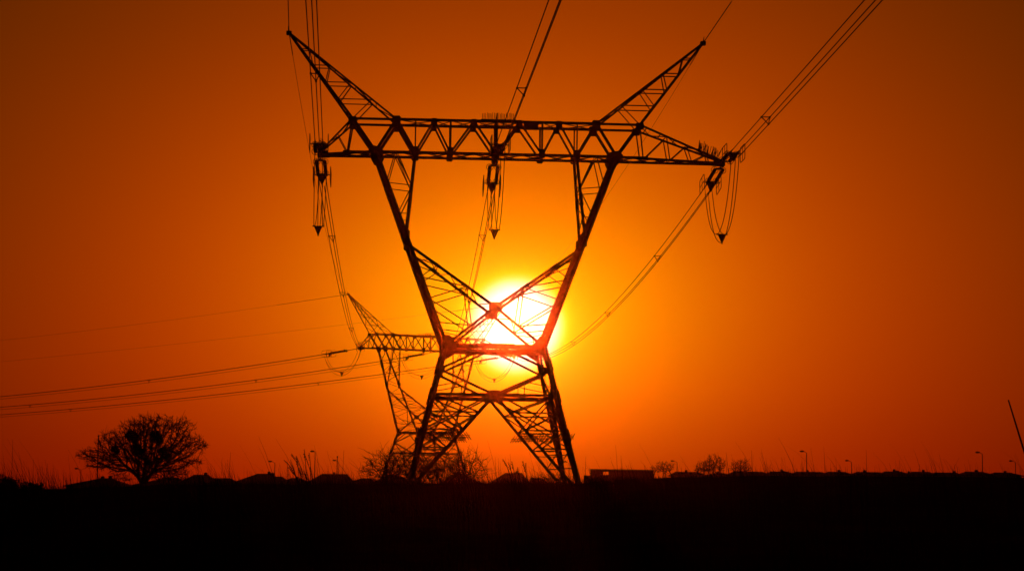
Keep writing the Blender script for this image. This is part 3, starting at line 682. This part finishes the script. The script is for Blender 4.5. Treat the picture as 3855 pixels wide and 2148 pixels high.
for a in (
    (236, 350, 400, 470, 1800, 1832, 236, ((364, 8, 8), (393, 10, 8)), 'hip-roofed house with two chimneys between the dark bushes and the thorn tree'),
    (478, 610, 655, 700, 1797, 1828, 250, (), 'house with a plain ridge directly behind the thorn tree trunk'),
    (668, 712, 770, 800, 1787, 1815, 238, ((758, 9, 8),), 'house with one chimney between the thorn tree and the reeds', (792, 876, 1798)),
    (872, 952, 1000, 1032, 1783, 1816, 240, ((1000, 9, 7), (1012, 4, 10)), 'house with a chimney at its ridge end, below the lamp before the reeds', (1012, 1066, 1792)),
    (1060, 1084, 1122, 1150, 1799, 1812, 252, ((1109, 6, 5),), 'low small house with a stub chimney behind the reed clump'),
    (1150, 1200, 1300, 1322, 1784, 1816, 238, ((1248, 7, 6),), 'broad house with a long ridge between the reeds and the shrubs'),
    (1312, 1350, 1400, 1428, 1800, 1814, 254, (), 'low house half hidden beside the bare shrubs, past the broad house'),
    (1410, 1456, 1492, 1548, 1782, 1815, 240, (), 'house hidden behind the spreading shrub at the near pylon\'s foot'),
    (1662, 1702, 1728, 1836, 1778, 1822, 240, (), 'house with a short ridge and one long slope, between the shrubs and the chimney house'),
    (1832, 1900, 1966, 2002, 1780, 1822, 236, ((1944, 6, 6),), 'house with one chimney in the open gap between the near pylon legs', (1996, 2060, 1796)),
    (2530, 2548, 2640, 2668, 1776, 1788, 268, ((2591, 8, 6),), 'long low house with one chimney beside the small round tree'),
    (2662, 2690, 2740, 2768, 1781, 1790, 280, ((2712, 5, 8),), 'low house below the tallest roofline tree'),
    (2752, 2770, 2885, 2900, 1775, 1786, 266, ((2815, 7, 5),), 'long house with a stub chimney beyond the pair of bare trees'),
    (2896, 2911, 2982, 2998, 1775, 1784, 262, ((2955, 9, 6), (2963, 3, 8)), 'house with a tall chimney and low box on its ridge'),
    (2996, 3008, 3110, 3132, 1776, 1784, 276, ((3053, 7, 6),), 'house with one chimney and a tall lamp rising behind it, beside the tall-chimney house'),
    (3112, 3130, 3200, 3220, 1776, 1785, 262, ((3174, 8, 6),), 'house with one chimney, a short lamp rising over its roof end'),
    (3224, 3238, 3330, 3346, 1777, 1786, 266, ((3271, 8, 7),), 'house with one chimney just past the short lamp and roof gap'),
    (3330, 3344, 3415, 3436, 1775, 1784, 280, ((3383, 9, 6), (3394, 4, 9)), 'house with a chimney and a water heater on the ridge'),
    (3436, 3450, 3520, 3538, 1776, 1785, 264, ((3495, 8, 6), (3440, 2, 5)), 'house with a chimney on its ridge and a stub beside it, past the water heater'),
    (3520, 3536, 3622, 3642, 1779, 1786, 278, ((3612, 7, 6),), 'flat-looking house with a chimney at its ridge end, before the last roof gap'),
    (3638, 3653, 3726, 3752, 1776, 1786, 262, ((3697, 8, 7),), 'house whose chimney stands directly below the last tall lamp'),
    (3742, 3762, 3832, 3856, 1779, 1788, 276, ((3806, 7, 6),), 'last house of the row, below the short lamp at the picture edge'),
): house(*a)
# flat-roofed brick shell with open window holes
d = 200; k = d / F; b = at(2340, 1800, d); gz = ground(b.x, d); root = thing('brick_building', V(b.x, d, gz), 'flat-roofed unfinished brick building with sky showing through its window holes', 'building')
X = lambda px: at(px, 1785, d).x - b.x
Z = lambda px, py: at(px, py, d).z - gz
def holed(m, y0, y1, x0, x1, z0, z1, holes):
    """wall slab with rectangular through openings"""
    x = x0
    for hx0, hx1, hz0, hz1 in holes:
        m.box((x, y0, z0), (hx0, y1, z1)); m.box((hx0, y0, z0), (hx1, y1, hz0)); m.box((hx0, y0, hz1), (hx1, y1, z1)); x = hx1
    m.box((x, y0, z0), (x1, y1, z1))
zt = Z(2340, 1769); hl = [(X(2271), X(2295), Z(2283, 1786), Z(2283, 1774)), (X(2408), X(2414), Z(2411, 1783), Z(2411, 1778)), (X(2424), X(2431), Z(2428, 1783), Z(2428, 1779))]
m = MB(); holed(m, 0, .22, X(2227), X(2460), -.6, zt, hl); m.build('front_wall', BRICK, root)
m = MB(); holed(m, 3.2, 3.42, X(2227), X(2460), -.6, zt, [(a - .06, b_ + .06, z0 - .05, z1 + .1) for a, b_, z0, z1 in hl]); m.build('back_wall', BRICK, root)
for px in (2227, 2460): m = MB(); x = X(px); m.box((x - .11 if px > 2300 else x, .23, -.6), (x if px > 2300 else x + .11, 3.19, zt)); m.build('side_wall', BRICK, root)
m = MB(); m.box((X(2224), -.12, zt + .004), (X(2463), 3.55, zt + .1)); m.build('roof_slab', PLASTER, root)
m = MB(); m.box((X(2202), .05, -.6), (X(2226), 2.8, Z(2214, 1788))); m.build('lean_to', BRICK, root)

# ------------------------------------------------------------------ street lamps and poles
GL = 'street lamps over the roofs'
def lamp(x, ytop, d, label, face=-1, arm=20, droop=.25):
    b = at(x, ytop, d); gz = ground(b.x, d); h = b.z - gz; k = d / F; root = thing('street_lamp', V(b.x, d, gz), label, 'street lamp', GL)
    m = MB(); m.tube([(0, 0, -.3), (0, 0, h)], [.075, .045], 8); m.build('pole', PAINT, root)
    m = MB(); l = arm * k; m.tube([(0, 0, h - .02), (face * l * .35, 0, h + l * droop), (face * l, 0, h + l * droop * 1.6)], .035, 6); m.build('arm', PAINT, root)
    m = MB(); c = V(face * l, 0, h + l * droop * 1.6); m.ball(c + V(face * .08, 0, 0), .22, 10, 6, (1.25, .55, .55)); m.bar(c - V(face * .2, 0, 0), c + V(face * .1, 0, 0), .14); m.build('lamp_head', PAINT, root)
for a in ((305, 1769, 300, 'small street lamp between the dark bushes and the thorn tree'), (1035, 1742, 300, 'street lamp above the house with an end chimney, before the reeds'), (1186.5, 1701, 256, 'tall street lamp behind the reed clump'), (1276, 1738, 300, 'short lamp beside a plain post between reeds and shrubs'),
          (2143, 1743, 300, 'street lamp framed between two close legs of the near pylon'), (2549, 1740, 300, 'street lamp between the small round tree and the bare trees'), (3037, 1704, 258, 'tall street lamp behind the house beside the tall-chimney house'), (3206, 1739, 300, 'short street lamp above the first gap between the long row of roofs'),
          (3698, 1708, 258, 'last tall street lamp of the row, rising directly over a chimney'), (3823, 1740, 300, 'short street lamp nearest the picture edge and the leaning pole')): lamp(*a, arm=9 if a[0] == 1186.5 else 16)
for x, yt, d, r, lab in ((1270, 1718, 270, .07, 'thin plain post beside the short lamp between reeds and shrubs'), (371, 1640, 165, .05, 'thin tall post seen through the outer branches of the thorn tree')):
    b = at(x, yt, d); gz = ground(b.x, d); m = MB(); m.tube([(0, 0, -.3), (0, 0, (b.z - gz) * .5), (0, 0, b.z - gz)], [r, r * .9, r * .8], 7); m.ball((0, 0, b.z - gz), r * 1.6, 7, 5)
    o = m.build('post', WOOD, None, V(b.x, d, gz)); tag(o, lab, 'post')
d = 92; t0, t1 = at(3797, 1507, d), at(3866, 1731, d); dr = (t1 - t0) / (t0.z - t1.z); gz = ground(t1.x, d); bt = t0 + dr * (t0.z - gz + .3)
m = MB(); m.tube([V(0, 0, 0), (t0 - bt) * .5, (t0 - bt) * .985, t0 - bt], [.052, .043, .032, .03], 8); m.ball(t0 - bt, .038, 8, 5)
o = m.build('leaning_pole', WOOD, None, bt); tag(o, 'dark slanting pole leaning left at the right edge of the picture', 'pole')

# ------------------------------------------------------------------ reeds with seed heads
GR = 'clumps of seeding reeds'
def reeds(x0, x1, ytip, d, n, label, seed):
    rng = random.Random(seed); k = d / F; bx = (x0 + x1) / 2 + 18; b = at(bx, 1830, d); b.z = ground(b.x, d); root = thing('reed_clump', b, label, 'reeds', GR)
    for i in range(n):
        px = x0 + (x1 - x0) * (i + rng.uniform(.1, .9)) / n; py = ytip + rng.uniform(0, 80); tip = at(px, py, d) - b; tip.x -= .02; tip.y = rng.uniform(-.3, .3)
        foot = V((px + rng.uniform(5, 130) - bx) * k * .5, rng.uniform(-.2, .2), -.1); c = V(foot.x * .55 + tip.x * .45 + rng.uniform(-.04, .1), 0, tip.z * rng.uniform(.55, .85))
        pts = [foot * (1 - t) ** 2 + c * 2 * t * (1 - t) + tip * t * t for t in np.linspace(0, 1, 9)]
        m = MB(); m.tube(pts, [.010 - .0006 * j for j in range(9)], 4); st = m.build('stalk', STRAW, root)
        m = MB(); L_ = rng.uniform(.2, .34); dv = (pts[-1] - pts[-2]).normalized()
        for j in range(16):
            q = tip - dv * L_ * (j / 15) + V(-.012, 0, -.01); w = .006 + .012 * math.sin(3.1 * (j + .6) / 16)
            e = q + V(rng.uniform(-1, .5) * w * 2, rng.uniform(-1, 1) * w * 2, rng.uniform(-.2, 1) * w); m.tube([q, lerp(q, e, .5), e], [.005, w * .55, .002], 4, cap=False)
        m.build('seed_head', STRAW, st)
reeds(1074, 1172, 1690, 48, 15, 'clump of tall reeds with drooping seed heads beside the tall lamp', 51)
reeds(1885, 1990, 1722, 46, 8, 'sparse reeds with seed heads rising above the house between the pylon legs', 52)
reeds(2236, 2268, 1738, 50, 4, 'short reeds with seed heads above the flat-roofed building', 53)

# ------------------------------------------------------------------ grass
def blades(specs, name, label):
    """specs rows: base xyz, lean vector xy, height, half width, curl -> ribbons of five rows, one mesh"""
    S = np.array(specs, float); n = len(S); ts = np.array([0, .28, .55, .8, 1.0]); nt_ = len(ts)
    B = S[:, None, :3]; lean = S[:, 3:5]; h = S[:, 5]; hwid = S[:, 6]; cu = S[:, 7]; fa = S[:, 8]
    ctr = np.repeat(B, nt_, 1).copy(); ctr[:, :, 2] += h[:, None] * (ts - .12 * cu[:, None] * ts ** 3)
    bend = (ts[None] * .35 + ts[None] ** 2 * .65 + cu[:, None] * .25 * ts[None] ** 3); ctr[:, :, 0] += lean[:, 0:1] * bend; ctr[:, :, 1] += lean[:, 1:2] * bend
    wd = hwid[:, None] * (1 - .8 * ts[None] ** 1.5); ox = np.cos(fa)[:, None] * wd; oy = np.sin(fa)[:, None] * wd
    Vt = np.empty((n, nt_, 2, 3)); Vt[:, :, 0] = ctr; Vt[:, :, 1] = ctr; Vt[:, :, 0, 0] -= ox; Vt[:, :, 0, 1] -= oy; Vt[:, :, 1, 0] += ox; Vt[:, :, 1, 1] += oy
    base = (np.arange(n) * nt_ * 2)[:, None] + (np.arange(nt_ - 1) * 2)[None]; Fc = np.stack([base, base + 1, base + 3, base + 2], -1).reshape(-1, 4)
    me = bpy.data.meshes.new(name); me.vertices.add(n * nt_ * 2); me.vertices.foreach_set('co', Vt.reshape(-1)); me.loops.add(Fc.size); me.loops.foreach_set('vertex_index', Fc.reshape(-1).astype(np.int32))
    me.polygons.add(len(Fc)); me.polygons.foreach_set('loop_start', (np.arange(len(Fc)) * 4).astype(np.int32)); me.update(calc_edges=True); me.validate()
    me.materials.append(STRAW); o = bpy.data.objects.new(name, me); col.objects.link(o); tag(o, label, 'grass', kind='stuff'); return o
rng = random.Random(7); sp1 = []
DEN = [(-100, .8), (0, 1), (180, 1.2), (330, .8), (450, .5), (700, .45), (800, .8), (1000, .7), (1300, 1), (1850, 1), (2200, .9), (2300, .45), (2500, .3), (3000, .35), (3855, .25), (4200, .25)]
while len(sp1) < 21000:                         # short ragged sward along the crest
    px = rng.uniform(-250, 4100)
    if rng.random() > interp(px, DEN): continue
    d = rng.uniform(48, 128); x = (px - W / 2) / F * d; h = rng.uniform(.16, .46) * (1 if px < 2300 else .62)
    sp1.append((x, d, ground(x, d) - .03, rng.gauss(-.12, .12) * h * 2, rng.gauss(0, .1), h, rng.uniform(.004, .009), rng.uniform(-.2, 1), rng.gauss(0, .6)))
for i in range(9000):                           # nearer tufts on the dark slope
    d = rng.uniform(8, 48); x = rng.uniform(-.3, .3) * d; h = rng.uniform(.1, .3)
    sp1.append((x, d, ground(x, d) - .03, rng.gauss(-.1, .1) * h, rng.gauss(0, .1), h, rng.uniform(.003, .006), rng.uniform(-.2, 1), rng.gauss(0, .6)))
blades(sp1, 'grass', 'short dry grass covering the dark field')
TALL = [(-60, 1.1), (0, 1), (60, 1.6), (240, 1.1), (420, .35), (640, .25), (740, 1.1), (880, .9), (980, .35), (1080, 1.0), (1330, .9), (1480, .4), (1800, .6), (2000, 1.0), (2230, .6), (2320, .8), (2450, .5), (2600, .35), (2780, .9), (2990, .9), (3060, .5), (3250, .55), (3450, .5), (3640, .55), (3700, .3), (3855, .25), (3950, .25)]
sp2 = []
while len(sp2) < 2300:
    px = rng.uniform(-60, 3950)
    if rng.random() * 1.7 > interp(px, TALL): continue
    d = rng.uniform(26, 70); x = (px - W / 2) / F * d; gz = ground(x, d); yl = interp(px, [(0, 1808), (600, 1800), (2200, 1800), (2700, 1780), (3855, 1782)])
    up_ = min(165, 14 + rng.expovariate(1 / 27.0)); up_ *= interp(px, [(0, 1.25), (300, 1), (3855, .85)]); h = at(px, yl - up_, d).z - gz
    ln = rng.gauss(-.42, .27); sp2.append((x, d, gz - .03, ln * up_ * d / F * 1.25, rng.gauss(0, .15), h, rng.uniform(.004, .0075) * d / 45, rng.uniform(-.1, 1.1), rng.gauss(0, .5)))
for px, py, ln in ((62, 1640, -.05), (5, 1660, -.5), (142, 1716, -.1), (880, 1690, .15), (1305, 1682, .15), (2345, 1702, -.4), (2835, 1682, -.12), (2740, 1690, -.5), (3265, 1680, -.1), (3465, 1735, 0), (2213, 1705, .1)):
    d = 34; x = (px - W / 2) / F * d; gz = ground(x, d); sp2.append((x - ln * .25, d, gz - .03, ln * .25, 0, at(px, py, d).z - gz, .008, .1, 0))
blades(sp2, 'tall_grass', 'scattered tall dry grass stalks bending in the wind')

# ------------------------------------------------------------------ scattering volume added to imitate lens glare around the sun
m = MB(); m.box((-620, -60, -11), (620, 930, 46)); hz_ = m.build('glare_haze', STEEL); tag(hz_, 'thin added air volume that veils things around the low sun like lens glare', 'glare_haze', kind='stuff')
hm = bpy.data.materials.new('glare_haze_volume'); hm.use_nodes = True; t = hm.node_tree; t.nodes.clear()
pv = t.nodes.new('ShaderNodeVolumePrincipled'); pv.inputs['Color'].default_value = (.95, .9, .85, 1); pv.inputs['Density'].default_value = 0.000030; pv.inputs['Anisotropy'].default_value = 0.99
oo = t.nodes.new('ShaderNodeOutputMaterial'); t.links.new(pv.outputs[0], oo.inputs['Volume']); hz_.data.materials[0] = hm
